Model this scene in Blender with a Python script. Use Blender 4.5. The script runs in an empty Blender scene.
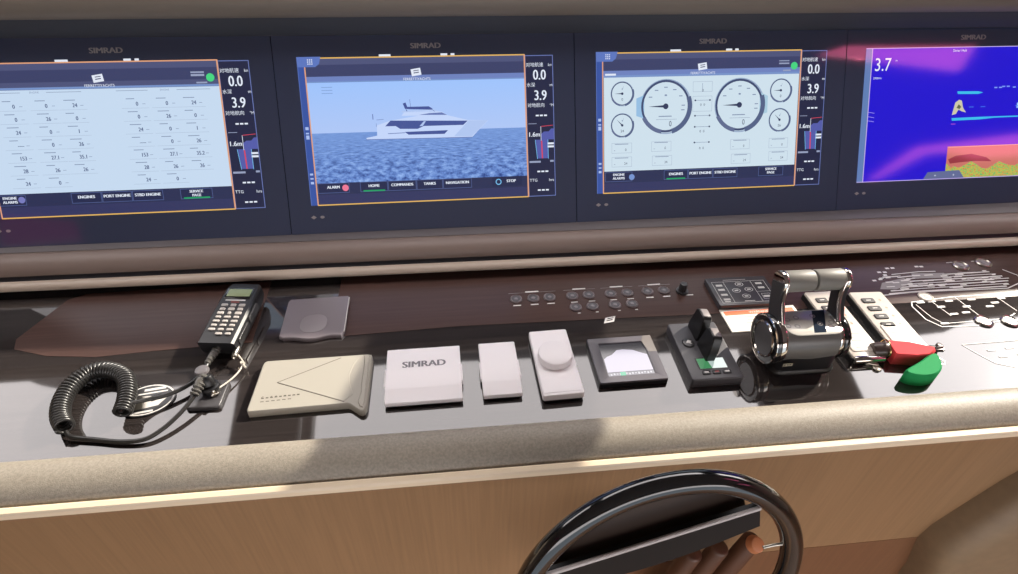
import bpy, bmesh, math, random
from mathutils import Vector, Matrix
R_ = math.radians
random.seed(4)
scene = bpy.context.scene
C = scene.collection

# ------------------------------------------------------------------ camera
TH = 1.06704                       # lean of the display wall
cam_d = bpy.data.cameras.new('camera'); cam = bpy.data.objects.new('camera', cam_d); C.objects.link(cam)
cam_d.sensor_width = 36.0; cam_d.lens = 573.9 / 1018 * 36.0; cam_d.clip_start = 0.02
right = Vector((0.99328, -0.114065, 0.019603)); down = Vector((-0.057568, -0.633856, -0.771306)); fwd = Vector((0.100405, 0.764994, -0.636163))
m = Matrix((right, -down, -fwd)).transposed().to_4x4(); m.translation = Vector((0.2868, -1.0975, 0.7754)); cam.matrix_world = m
scene.camera = cam

# ------------------------------------------------------------------ sky, sun, exposure
SUN = Vector((1.45, 0.80, 1.0)).normalized()
w = bpy.data.worlds.new('sky'); scene.world = w; w.use_nodes = True
nt = w.node_tree; nt.nodes.clear()
def wn(t, **k):
    n = nt.nodes.new(t)
    for a, b in k.items(): setattr(n, a, b)
    return n
tc = wn('ShaderNodeTexCoord'); dot = wn('ShaderNodeVectorMath', operation='DOT_PRODUCT'); dot.inputs[1].default_value = SUN
nt.links.new(tc.outputs['Generated'], dot.inputs[0])
mx = wn('ShaderNodeMath', operation='MAXIMUM'); mx.inputs[1].default_value = 0; nt.links.new(dot.outputs['Value'], mx.inputs[0])
pw = wn('ShaderNodeMath', operation='POWER'); pw.inputs[1].default_value = 14; nt.links.new(mx.outputs[0], pw.inputs[0])
ml = wn('ShaderNodeMath', operation='MULTIPLY_ADD'); ml.inputs[1].default_value = 2.4; ml.inputs[2].default_value = 4.5; nt.links.new(pw.outputs[0], ml.inputs[0])
sep = wn('ShaderNodeSeparateXYZ'); nt.links.new(tc.outputs['Generated'], sep.inputs[0])
rp = wn('ShaderNodeValToRGB'); rp.color_ramp.elements[0].position = 0.0; rp.color_ramp.elements[0].color = (.22, .25, .28, 1)
rp.color_ramp.elements[1].position = 0.06; rp.color_ramp.elements[1].color = (1, .94, .935, 1)
nt.links.new(sep.outputs['Z'], rp.inputs[0])
bg = wn('ShaderNodeBackground'); out = wn('ShaderNodeOutputWorld')
nt.links.new(rp.outputs[0], bg.inputs[0]); nt.links.new(ml.outputs[0], bg.inputs[1]); nt.links.new(bg.outputs[0], out.inputs[0])
sd = bpy.data.lights.new('sun', 'SUN'); sd.energy = 8.0; sd.angle = R_(.6); sd.color = (1, .92, .79)
so = bpy.data.objects.new('sun', sd); C.objects.link(so); so.rotation_euler = SUN.to_track_quat('Z', 'Y').to_euler(); so.location = (3, 2, 3)
vs = scene.view_settings; vs.view_transform = 'Standard'; vs.look = 'None'; vs.gamma = 1; vs.use_curve_mapping = False; vs.exposure = 0.0

# ------------------------------------------------------------------ materials
def lin(c):
    return tuple((v / 255 / 12.92 if v / 255 <= .04045 else ((v / 255 + .055) / 1.055) ** 2.4) for v in c)
M = {}
def mat(name, col, rough=.5, metal=0., spec=.5, emit=None, es=1.0, bump=None, var=None, coat=0., srgb=True):
    if name in M: return M[name]
    mt = bpy.data.materials.new(name); mt.use_nodes = True; n = mt.node_tree; b = n.nodes['Principled BSDF']
    c = lin(col) if srgb else col
    b.inputs['Base Color'].default_value = (*c, 1); b.inputs['Roughness'].default_value = rough
    b.inputs['Metallic'].default_value = metal; b.inputs['Specular IOR Level'].default_value = spec
    b.inputs['Coat Weight'].default_value = coat; b.inputs['Coat Roughness'].default_value = .04
    if emit is not None:
        b.inputs['Emission Color'].default_value = (*lin(emit), 1); b.inputs['Emission Strength'].default_value = es
    tcn = n.nodes.new('ShaderNodeTexCoord')
    if var:      # (scale xyz, amount)
        mp = n.nodes.new('ShaderNodeMapping'); mp.inputs['Scale'].default_value = var[0]; n.links.new(tcn.outputs['Object'], mp.inputs[0])
        nz = n.nodes.new('ShaderNodeTexNoise'); nz.inputs['Scale'].default_value = 1; nz.inputs['Detail'].default_value = 4; n.links.new(mp.outputs[0], nz.inputs[0])
        cr = n.nodes.new('ShaderNodeValToRGB'); a = var[1]
        cr.color_ramp.elements[0].position = .3; cr.color_ramp.elements[1].position = .7
        cr.color_ramp.elements[0].color = (*[v * (1 - a) for v in c], 1); cr.color_ramp.elements[1].color = (*[min(1, v * (1 + a)) for v in c], 1)
        n.links.new(nz.outputs['Fac'], cr.inputs[0]); n.links.new(cr.outputs[0], b.inputs['Base Color'])
    if bump:     # (scale, strength, distance)
        nz = n.nodes.new('ShaderNodeTexNoise'); nz.inputs['Scale'].default_value = bump[0]; nz.inputs['Detail'].default_value = 3
        n.links.new(tcn.outputs['Object'], nz.inputs[0])
        bp = n.nodes.new('ShaderNodeBump'); bp.inputs['Strength'].default_value = bump[1]; bp.inputs['Distance'].default_value = bump[2]
        n.links.new(nz.outputs['Fac'], bp.inputs['Height']); n.links.new(bp.outputs[0], b.inputs['Normal'])
    M[name] = mt; return mt
def em(rgb, s=1.0):               # lit pixels of a display
    return mat('lit_%d_%d_%d_%d' % (*rgb, int(s * 100)), (2, 2, 3), .08, spec=1.0, emit=rgb, es=s)

dash_m = mat('dash_gloss_black', (48, 43, 42), .045, spec=.9, coat=.35, var=((6, 260, 1), .35))
brown_m = mat('dash_brown_reflection', (74, 55, 50), .22, spec=.22, var=((5, 150, 1), .12))  # brown of the reflected display glass, put into the colour
leather = mat('greige_leather', (150, 142, 129), .48, spec=.4, bump=(700, .5, .001), var=((260, 260, 260), .16))
hood_l = mat('taupe_leather', (122, 106, 98), .45, spec=.4, bump=(600, .35, .0008))
hood_d = mat('slate_leather', (62, 64, 72), .5, spec=.4, bump=(600, .3, .0008))
lip_m = mat('pale_piping', (176, 160, 145), .4, spec=.5)
trim_m = mat('cream_trim', (226, 208, 180), .4)
wood_m = mat('tan_veneer', (140, 110, 80), .32, spec=.5, var=((170, 170, 5), .1))
glass_m = mat('display_glass', (54, 61, 84), .06, spec=1.0)
white_p = mat('white_plastic', (246, 241, 242), .38, spec=.4)
cream_p = mat('ivory_plastic', (166, 161, 149), .42, spec=.4)
cream_g = mat('ivory_groove', (88, 82, 74), .6)
logo_g = mat('grey_print', (120, 116, 122), .5)
blk = mat('black_plastic', (22, 22, 24), .35, spec=.5)
blk_s = mat('black_satin', (56, 55, 57), .3, spec=.5)
blk_g = mat('black_gloss', (20, 20, 21), .11, spec=.6, coat=.6)
rub = mat('black_rubber', (40, 39, 38), .32, spec=.6)
dgrey = mat('dark_grey_plastic', (78, 76, 80), .4)
grey = mat('grey_satin', (122, 120, 114), .45, spec=.5)
mgrey = mat('mid_grey_plastic', (120, 112, 112), .38)
chrome = mat('chrome', (214, 208, 200), .09, metal=1)
steel = mat('brushed_steel', (190, 184, 172), .28, metal=1)
wprint = mat('white_print', (222, 219, 215), .5)
wprint_d = mat('dim_print', (140, 134, 134), .5)
red_m = mat('red_foam', (216, 70, 76), .75, spec=.15); green_m = mat('green_foam', (30, 142, 80), .75, spec=.15)
paper = mat('white_card', (232, 226, 216), .5); orange = mat('orange_print', (226, 106, 56), .5)
lcd_m = mat('lcd_green_grey', (128, 138, 104), .25, emit=(60, 66, 44), es=.5)
key_m = mat('silver_key', (176, 170, 164), .35)
brownl = mat('brown_leather', (84, 54, 38), .45, bump=(500, .3, .0008))
tan_l = mat('tan_leather', (124, 104, 80), .5, bump=(500, .3, .0008), var=((40, 40, 40), .08))
peach = mat('peach_cap', (186, 118, 78), .45)
wall_m = mat('cabin_wall', (176, 158, 138), .6); ceil_m = mat('cabin_ceiling', (150, 142, 140), .7); floor_m = mat('cabin_floor', (132, 98, 66), .45, var=((6, 60, 6), .2))
dark_m = mat('dark_trim', (30, 31, 36), .6)

# ------------------------------------------------------------------ mesh helpers
def link(name, bm, mats, parent=None, smooth=35, loc=None, rot=None):
    me = bpy.data.meshes.new(name); bmesh.ops.recalc_face_normals(bm, faces=bm.faces[:]) if smooth is not False else None
    bm.to_mesh(me); bm.free()
    if not isinstance(mats, (list, tuple)): mats = [mats]
    for x in mats: me.materials.append(x)
    if smooth:
        me.polygons.foreach_set('use_smooth', [True] * len(me.polygons)); me.set_sharp_from_angle(angle=R_(smooth))
    o = bpy.data.objects.new(name, me); C.objects.link(o)
    if parent: o.parent = parent
    if loc: o.location = loc
    if rot: o.rotation_euler = rot
    return o
def tag(o, label=None, cat=None, group=None, kind=None):
    if label: o['label'] = label
    if cat: o['category'] = cat
    if group: o['group'] = group
    if kind: o['kind'] = kind
    return o
def empty(name, loc=(0, 0, 0), rot=(0, 0, 0), label=None, cat=None, group=None):
    o = bpy.data.objects.new(name, None); C.objects.link(o); o.location = loc; o.rotation_euler = rot; o.empty_display_size = .02
    return tag(o, label, cat, group)
def loft(bm, rings, cap0=True, cap1=True, mi=0, closed=True):
    vs = [[bm.verts.new(p) for p in r] for r in rings]
    n = len(vs[0]); k = n if closed else n - 1
    for a, b in zip(vs, vs[1:]):
        for i in range(k):
            try: f = bm.faces.new((a[i], a[(i + 1) % n], b[(i + 1) % n], b[i])); f.material_index = mi
            except ValueError: pass
    if cap0: bm.faces.new(list(reversed(vs[0]))).material_index = mi
    if cap1: bm.faces.new(vs[-1]).material_index = mi
    return vs
def rrect(wd, dp, r, n=5):
    r = min(r, wd / 2 - 1e-5, dp / 2 - 1e-5); pts = []
    for cx, cy, a0 in ((wd/2-r, dp/2-r, 0), (-wd/2+r, dp/2-r, 90), (-wd/2+r, -dp/2+r, 180), (wd/2-r, -dp/2+r, 270)):
        for i in range(n + 1):
            a = R_(a0 + 90 * i / n); pts.append((cx + r * math.cos(a), cy + r * math.sin(a)))
    return pts
def plate(bm, wd, dp, h, r=.004, bev=.0015, c=(0, 0, 0), taper=0., mi=0, nb=3):
    rings = []
    def ring(ins, z): rings.append([(c[0] + x, c[1] + y, c[2] + z) for x, y in rrect(wd - 2*ins, dp - 2*ins, max(r - ins, .0003))])
    ring(0, 0); 
    for i in range(nb + 1):
        a = math.pi / 2 * i / nb
        ring(taper + bev * (1 - math.cos(a)), h - bev + bev * math.sin(a))
    loft(bm, rings, mi=mi)
def prism(bm, pts, z0, z1, bev=0., mi=0):
    # extruded outline with a small inset on top
    rings = [[(x, y, z0) for x, y in pts], [(x, y, z1 - bev) for x, y in pts]]
    if bev:
        n = len(pts); ins = []
        cx = sum(p[0] for p in pts) / n; cy = sum(p[1] for p in pts) / n
        for i in range(n):
            p0 = Vector(pts[i-1]); p1 = Vector(pts[i]); p2 = Vector(pts[(i+1) % n])
            d1 = (p1-p0).normalized(); d2 = (p2-p1).normalized(); nn = Vector((-(d1.y+d2.y), d1.x+d2.x))
            if nn.length < 1e-6: nn = Vector((-d1.y, d1.x))
            nn.normalize(); ins.append(nn)
        area = sum(pts[i-1][0]*pts[i][1]-pts[i][0]*pts[i-1][1] for i in range(n)); s = 1 if area > 0 else -1
        rings.append([(x + s*bev*.8*v.x, y + s*bev*.8*v.y, z1) for (x, y), v in zip(pts, ins)])
    loft(bm, rings, mi=mi)
def basis(d):
    d = Vector(d).normalized(); u = d.cross(Vector((0, 0, 1)))
    if u.length < 1e-4: u = d.cross(Vector((1, 0, 0)))
    u.normalize(); return u, d.cross(u).normalized()
def cyl(bm, a, b, r0, r1=None, n=24, mi=0, bev=0.):
    r1 = r0 if r1 is None else r1; a = Vector(a); b = Vector(b); u, v = basis(b - a); d = (b-a).normalized()
    st = [(a, r0)] if not bev else [(a, r0-bev), (a+d*bev*.3, r0-bev*.3), (a+d*bev, r0)]
    st += [(b, r1)] if not bev else [(b-d*bev, r1), (b-d*bev*.3, r1-bev*.3), (b, r1-bev)]
    loft(bm, [[p + u*r*math.cos(2*math.pi*i/n) + v*r*math.sin(2*math.pi*i/n) for i in range(n)] for p, r in st], mi=mi)
def ringx(bm, c, axis, r_out, r_in, h, n=40, mi=0):   # flat washer ring with rounded lip
    c = Vector(c); u, v = basis(axis); d = Vector(axis).normalized(); rm = (r_out+r_in)/2
    prof = [(r_out, 0), (r_out, h*.6), (rm, h), (r_in, h*.6), (r_in, 0)]
    vs = [[bm.verts.new(c + d*z + u*r*math.cos(2*math.pi*i/n) + v*r*math.sin(2*math.pi*i/n)) for r, z in prof] for i in range(n)]
    for i in range(n):
        a = vs[i]; b = vs[(i+1) % n]
        for j in range(len(prof)): bm.faces.new((a[j], b[j], b[(j+1) % 5], a[(j+1) % 5])).material_index = mi
def tube(bm, pts, r, n=8, mi=0, closed=False):
    pts = [Vector(p) for p in pts]; N = len(pts); rr = r if isinstance(r, (list, tuple)) else [r]*N
    t0 = (pts[1]-pts[0]).normalized(); u, v = basis(t0); rings = []
    for i, p in enumerate(pts):
        if closed: t = (pts[(i+1) % N]-pts[i-1]).normalized()
        else: t = (pts[min(i+1, N-1)]-pts[max(i-1, 0)]).normalized()
        u = (u - t*u.dot(t)).normalized(); v = t.cross(u)
        rings.append([p + u*rr[i]*math.cos(2*math.pi*k/n) + v*rr[i]*math.sin(2*math.pi*k/n) for k in range(n)])
    if closed:
        # ring list closed onto itself (frame drift is nil for planar loops)
        vs = [[bm.verts.new(q) for q in r_] for r_ in rings]
        for i in range(N):
            a, b = vs[i], vs[(i+1) % N]
            for k in range(n): bm.faces.new((a[k], a[(k+1) % n], b[(k+1) % n], b[k])).material_index = mi
    else: loft(bm, rings, mi=mi)
def spline(pts, per=10):
    P = [Vector(p) for p in pts]; P = [P[0]*2-P[1]] + P + [P[-1]*2-P[-2]]; o = []
    for i in range(1, len(P)-2):
        for k in range(per):
            t = k/per; a, b, c, d = P[i-1:i+3]
            o.append(.5*((2*b)+(c-a)*t+(2*a-5*b+4*c-d)*t*t+(3*b-a-3*c+d)*t**3))
    o.append(P[-2]); return o
def sweep_x(bm, prof, x0, x1, slope=0., xr=.42, seg=8, closed=True, mi=0):
    rings = []
    for i in range(seg+1):
        x = x0 + (x1-x0)*i/seg; dy = slope*(x-xr); rings.append([(x, y+dy, z) for y, z in prof])
    loft(bm, rings, cap0=closed, cap1=closed, closed=closed, mi=mi)
def box(bm, x0, x1, y0, y1, z0, z1, mi=0):
    loft(bm, [[(x0, y0, z), (x1, y0, z), (x1, y1, z), (x0, y1, z)] for z in (z0, z1)], mi=mi)
_tc = {}
def text_mesh(s):
    if s in _tc: return _tc[s]
    cu = bpy.data.curves.new('t', 'FONT'); cu.body = s; cu.size = 1; cu.align_x = 'CENTER'; cu.align_y = 'CENTER'; cu.resolution_u = 3; cu.fill_mode = 'FRONT'
    ob = bpy.data.objects.new('t', cu); C.objects.link(ob); bpy.context.view_layer.update()
    me = bpy.data.meshes.new_from_object(ob.evaluated_get(bpy.context.evaluated_depsgraph_get()))
    vs = [v.co.copy() for v in me.vertices]; fs = [list(p.vertices) for p in me.polygons]
    bpy.data.objects.remove(ob); bpy.data.curves.remove(cu); bpy.data.meshes.remove(me)
    _tc[s] = (vs, fs); return _tc[s]
class Flat:                          # thin printed or lit shapes, all in one mesh, one material slot per colour
    def __init__(s, k=.001): s.bm = bmesh.new(); s.mats = []; s.k = k
    def mi(s, m_):
        if m_ not in s.mats: s.mats.append(m_)
        return s.mats.index(m_)
    def poly(s, pts, m_, z=1):
        f = s.bm.faces.new([s.bm.verts.new((x*s.k, y*s.k, z*.00015)) for x, y in pts]); f.material_index = s.mi(m_)
        if f.normal.z < 0 or sum(pts[i-1][0]*pts[i][1]-pts[i][0]*pts[i-1][1] for i in range(len(pts))) < 0: f.normal_flip()
    def rect(s, x0, y0, x1, y1, m_, z=1): s.poly([(x0, y0), (x1, y0), (x1, y1), (x0, y1)], m_, z)
    def line(s, a, b, wd, m_, z=1):
        a = Vector(a); b = Vector(b); d = (b-a).normalized(); n = Vector((-d.y, d.x))*wd/2
        s.poly([tuple(a-n), tuple(b-n), tuple(b+n), tuple(a+n)], m_, z)
    def path(s, pts, wd, m_, z=1):
        for a, b in zip(pts, pts[1:]): s.line(a, b, wd, m_, z)
    def frame(s, x0, y0, x1, y1, wd, m_, z=1):
        s.rect(x0, y0, x1, y0+wd, m_, z); s.rect(x0, y1-wd, x1, y1, m_, z); s.rect(x0, y0+wd, x0+wd, y1-wd, m_, z); s.rect(x1-wd, y0+wd, x1, y1-wd, m_, z)
    def disc(s, x, y, r, m_, z=1, n=28, ry=None): s.poly([(x+r*math.cos(2*math.pi*i/n), y+(ry or r)*math.sin(2*math.pi*i/n)) for i in range(n)], m_, z)
    def ring(s, x, y, r, wd, m_, z=1, n=40, ry=None):
        ry = ry or r; q = ry/r
        for i in range(n):
            a = 2*math.pi*i/n; b = 2*math.pi*(i+1)/n
            s.poly([(x+rr*math.cos(t), y+rr*q*math.sin(t)) for rr, t in ((r-wd, a), (r, a), (r, b), (r-wd, b))], m_, z)
    def text(s, st, x, y, size, m_, z=3, sx=1., rot=0., bold=0.):
        vs, fs = text_mesh(st); c_, s_ = math.cos(rot), math.sin(rot); i_ = s.mi(m_)
        for ox in ((0,) if not bold else (-bold, 0, bold)):
            V = []
            for v in vs:
                px, py = v.x*size*sx+ox, v.y*size; V.append(s.bm.verts.new(((x+px*c_-py*s_)*s.k, (y+px*s_+py*c_)*s.k, (z+(.3 if ox > 0 else .15 if ox == 0 else 0))*.00015)))
            for f in fs:
                try: s.bm.faces.new([V[j] for j in f]).material_index = i_
                except ValueError: pass
    def build(s, name, parent, loc=None, rot=None): return link(name, s.bm, s.mats, parent, smooth=False, loc=loc, rot=rot)

# ------------------------------------------------------------------ cabin shell
def struct(name, bm, m_, smooth=False): return tag(link(name, bm, m_, smooth=smooth), kind='structure')
X0, X1, YB, ZF, ZC = -2.6, 4.1, -2.7, -1.0, 1.1
b = bmesh.new(); box(b, X0, X1, YB, 1.2, ZF-.05, ZF); struct('floor', b, floor_m)
b = bmesh.new(); box(b, X0-.05, X0, YB, 1.2, ZF, ZC); struct('wall_left', b, wall_m)
b = bmesh.new(); box(b, X1, X1+.05, YB, 1.2, ZF, ZC); struct('wall_right', b, wall_m)
b = bmesh.new()                                   # rear wall; its wide opening is added to light the console face
box(b, X0, -1.3, YB-.05, YB, ZF, ZC); box(b, 2.6, X1, YB-.05, YB, ZF, ZC); box(b, -1.3, 2.6, YB-.05, YB, .75, ZC); struct('wall_rear', b, wall_m)
# ceiling with added openings; shape and tint made to reflect pink in the display glass
holes = [[(-2.13, -1.87), (-1.80, -2.0), (-1.92, -2.28), (-2.4, -2.32)],
         [(1.86, -.75), (1.97, -.69), (2.58, -.70), (2.66, -.88), (2.13, -.79)],
         [(2.93, -1.92), (2.96, -1.52), (3.5, -1.42), (3.95, -1.42), (3.95, -1.66), (3.5, -1.70), (3.23, -1.60), (3.10, -1.62), (3.02, -1.92)]]
b = bmesh.new(); es = []
for lp in [[(X0, YB-.05), (X1, YB-.05), (X1, -.08), (X0, -.08)]] + holes:
    v = [b.verts.new((x, y, ZC)) for x, y in lp]; es += [b.edges.new((v[i-1], v[i])) for i in range(len(v))]
bmesh.ops.triangle_fill(b, use_beauty=True, use_dissolve=False, edges=es)
g = bmesh.ops.extrude_face_region(b, geom=b.faces[:]); bmesh.ops.translate(b, verts=[v for v in g['geom'] if isinstance(v, bmesh.types.BMVert)], vec=(0, 0, .012))
struct('ceiling', b, ceil_m, smooth=None)
def tinted(name, c):
    pm = bpy.data.materials.new(name); pm.use_nodes = True; pn = pm.node_tree; pn.nodes.clear()
    tr = pn.nodes.new('ShaderNodeBsdfTransparent'); tr.inputs[0].default_value = (*c, 1); gl = pn.nodes.new('ShaderNodeBsdfGlossy'); gl.inputs['Roughness'].default_value = .05
    mxs = pn.nodes.new('ShaderNodeMixShader'); mxs.inputs[0].default_value = .04; po = pn.nodes.new('ShaderNodeOutputMaterial')
    pn.links.new(tr.outputs[0], mxs.inputs[1]); pn.links.new(gl.outputs[0], mxs.inputs[2]); pn.links.new(mxs.outputs[0], po.inputs[0]); return pm
rose = tinted('rose_reflection_glass', (1, .42, .62)); plum = tinted('plum_reflection_glass', (.30, .05, .18))
for i, lp in enumerate(holes):
    b = bmesh.new(); prism(b, lp, ZC+.013, ZC+.016); struct('reflection_pane_%d' % (i+1), b, plum if i == 0 else rose)
# windscreen: raked opening above the console, sill, header and two pillars
def wz(y): return .98 - .29*y
sill = [(X0, .62), (-1.6, .60), (-1.35, .525), (-1.29, .49), (-1.2, .453), (-1.1, .425), (-.96, .41), (-.53, .415), (.02, .44), (.7, .42), (1.3, .40), (2.1, .40), (2.32, .41), (2.55, .477), (2.75, .537), (3.2, .62), (X1, .7)]
b = bmesh.new(); loft(b, [[(x, y, wz(y)) for x, y in sill], [(x, max(.34, .3), .50) for x, y in sill], [(x, .36, ZF) for x, y in sill]], cap0=False, cap1=False, closed=False)
struct('wall_front', b, dark_m)
b = bmesh.new(); box(b, X0, X1, -.12, -.02, .985, ZC+.05); struct('trim_1', b, dark_m)
def pillar(name, xa, xb, ya=-.05, yb=.75):
    b = bmesh.new(); loft(b, [[(xa, y, wz(y)), (xb, y, wz(y)), (xb, y, wz(y)+.05), (xa, y, wz(y)+.05)] for y in (ya, yb)]); struct(name, b, dark_m)
pillar('trim_2', -.51, -.282); pillar('trim_3', 1.44, 1.84); pillar('trim_4', X0, -1.95); pillar('trim_5', -.268, -.232)

# ------------------------------------------------------------------ helm console (fixed panels, rolls, prints, push buttons)
con = empty('helm_console', (0, 0, -1.0), label='long helm console with glossy black top, padded greige front roll and tan veneer face below', cat='console')
CZ = 1.0
def cpart(name, bm, m_, smooth=35): return link(name, bm, m_, con, smooth, loc=(0, 0, CZ))
XA, XB = -1.5, 3.0
b = bmesh.new(); sweep_x(b, [(-.53, 0), (.28, 0), (.28, -.03), (-.53, -.03)], XA, XB, -.01); cpart('top_panel', b, dash_m, False)
# brown strips painting the display glass reflection, slanted at port, gapped at the pillar
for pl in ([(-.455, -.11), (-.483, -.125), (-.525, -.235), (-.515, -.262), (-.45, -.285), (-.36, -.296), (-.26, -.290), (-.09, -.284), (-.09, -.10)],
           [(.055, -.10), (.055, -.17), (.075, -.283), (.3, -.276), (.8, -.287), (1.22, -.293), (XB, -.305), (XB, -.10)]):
    b = bmesh.new(); prism(b, pl, 0, .0006); cpart('brown_reflection', b, brown_m, False)
roll = [(-.522, -.004), (-.524, .006), (-.530, .013), (-.540, .018), (-.552, .0195), (-.566, .0175), (-.578, .012), (-.588, .004), (-.594, -.006), (-.597, -.018), (-.56, -.03), (-.53, -.03)]
b = bmesh.new(); sweep_x(b, roll, XA, XB, -.010, seg=24); cpart('front_roll', b, leather, 60)
b = bmesh.new(); sweep_x(b, [(-.594, -.012), (-.596, -.0035), (-.599, -.002), (-.606, -.003), (-.608, -.006), (-.608, -.016), (-.594, -.016)], XA, XB, -.010); cpart('cream_edge_strip', b, trim_m, 30)
b = bmesh.new(); sweep_x(b, [(-.606, -.014), (-.606, -.36), (-.59, -.36), (-.59, -.014)], XA, XB, -.010); cpart('front_panel', b, wood_m, False)
b = bmesh.new(); sweep_x(b, [(-.605, -.364), (-.605, -.98), (-.58, -.98), (-.58, -.364)], XA, XB, -.010); cpart('lower_panel', b, mat('brown_veneer', (112, 78, 54), .4, var=((150, 150, 5), .1)), False)

# ---- display hood around the glass
hood = empty('display_hood', (0, 0, .0), label='padded dark hood framing the row of displays, with pale lip above the console', cat='hood')
def hpart(name, prof, m_, slope=-.014, seg=20, smooth=60):
    b = bmesh.new(); sweep_x(b, prof, XA, XB, slope, seg=seg); return link(name, b, m_, hood, smooth)
hpart('glass_ledge', [(-.028, .066), (-.044, .069), (-.058, .0655), (-.06, .05), (.0, .02), (.02, .06)], mat('ledge_leather', (84, 78, 80), .5, bump=(600, .3, .0008)))
hpart('lower_roll', [(-.056, .064), (-.068, .066), (-.084, .062), (-.096, .053), (-.102, .042), (-.098, .032), (-.08, .024), (-.04, .02), (-.04, .05)], hood_l)
hpart('lip_piping', [(-.106, .0285), (-.112, .030), (-.119, .0295), (-.1245, .026), (-.1265, .021), (-.1245, .0165), (-.118, .0145), (-.106, .016)], lip_m)
hpart('lip_underside', [(-.092, .040), (-.110, .026), (-.112, .018), (-.10, .008), (-.07, .002), (.0, .002), (.0, .03)], mat('lip_black', (30, 30, 36), .5))
hpart('upper_return', [(.163, .419), (.158, .424), (.150, .445), (.146, .462), (.20, .47), (.22, .41)], hood_d, slope=-.006)
hpart('brow_roll', [(.150, .456), (.140, .462), (.132, .474), (.132, .490), (.140, .508), (.16, .522), (.20, .53), (.38, .53), (.38, .45), (.2, .45)], mat('brow_leather', (128, 116, 104), .5, bump=(600, .35, .0008)), slope=-.006)
b = bmesh.new(); sweep_x(b, [(.0, .0), (.16, .36), (.19, .42), (.32, .45), (.32, .0)], XA, XB, 0); link('back_shell', b, dark_m, hood, False)

# ------------------------------------------------------------------ multifunction displays
PITCH = .6251
W8 = em((198, 218, 240)); W3 = em((206, 224, 236)); HD = em((78, 84, 122)); HD2 = em((60, 66, 104)); HL = em((110, 130, 190))
WT = em((225, 232, 245)); DK = em((52, 60, 92)); GY = em((126, 142, 172)); ORG = em((222, 160, 122)); BLU = em((56, 84, 160)); BLU2 = em((92, 118, 190)); BLK = em((30, 32, 56))
PAN = em((36, 40, 68)); GRN = em((70, 214, 130)); GRN2 = em((30, 160, 96)); PNK = em((236, 120, 150)); LNE = em((104, 120, 180)); ICO = em((120, 190, 240)); YEL = em((226, 180, 96)); DIM = em((150, 160, 190)); VIO = em((84, 92, 168)); RED = em((214, 70, 90))
def sea_material():
    mt = bpy.data.materials.new('lit_sea_picture'); mt.use_nodes = True; n = mt.node_tree; bs = n.nodes['Principled BSDF']
    bs.inputs['Base Color'].default_value = (0, 0, 0, 1); bs.inputs['Roughness'].default_value = .1
    tcn = n.nodes.new('ShaderNodeTexCoord'); sp = n.nodes.new('ShaderNodeSeparateXYZ'); n.links.new(tcn.outputs['Object'], sp.inputs[0])
    mr = n.nodes.new('ShaderNodeMapRange'); mr.inputs[1].default_value = .045; mr.inputs[2].default_value = .15; n.links.new(sp.outputs['Y'], mr.inputs[0])
    # picture gets finer towards its horizon
    pw_ = n.nodes.new('ShaderNodeMath'); pw_.operation = 'DIVIDE'; pw_.inputs[0].default_value = .012
    ad = n.nodes.new('ShaderNodeMath'); ad.operation = 'SUBTRACT'; ad.inputs[0].default_value = .165; n.links.new(sp.outputs['Y'], ad.inputs[1]); n.links.new(ad.outputs[0], pw_.inputs[1])
    cb = n.nodes.new('ShaderNodeCombineXYZ'); n.links.new(sp.outputs['X'], cb.inputs[0]); n.links.new(pw_.outputs[0], cb.inputs[1])
    mp = n.nodes.new('ShaderNodeMapping'); mp.inputs['Scale'].default_value = (40, 62, 1); n.links.new(cb.outputs[0], mp.inputs[0])
    nz = n.nodes.new('ShaderNodeTexNoise'); nz.inputs['Scale'].default_value = 1.5; nz.inputs['Detail'].default_value = 6; nz.inputs['Roughness'].default_value = .65; n.links.new(mp.outputs[0], nz.inputs[0])
    cr = n.nodes.new('ShaderNodeValToRGB'); e = cr.color_ramp.elements; e[0].position = .36; e[0].color = (*lin((44, 66, 132)), 1); e[1].position = .66; e[1].color = (*lin((150, 184, 240)), 1)
    x_ = e.new(.5); x_.color = (*lin((100, 134, 204)), 1); n.links.new(nz.outputs['Fac'], cr.inputs[0])
    mxn = n.nodes.new('ShaderNodeMix'); mxn.data_type = 'RGBA'; mxn.inputs['B'].default_value = (*lin((128, 164, 226)), 1)
    m2 = n.nodes.new('ShaderNodeMath'); m2.operation = 'MULTIPLY'; m2.inputs[1].default_value = .6; n.links.new(mr.outputs[0], m2.inputs[0]); n.links.new(m2.outputs[0], mxn.inputs['Factor'])
    n.links.new(cr.outputs[0], mxn.inputs['A']); n.links.new(mxn.outputs['Result'], bs.inputs['Emission Color']); bs.inputs['Emission Strength'].default_value = 1
    return mt
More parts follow.
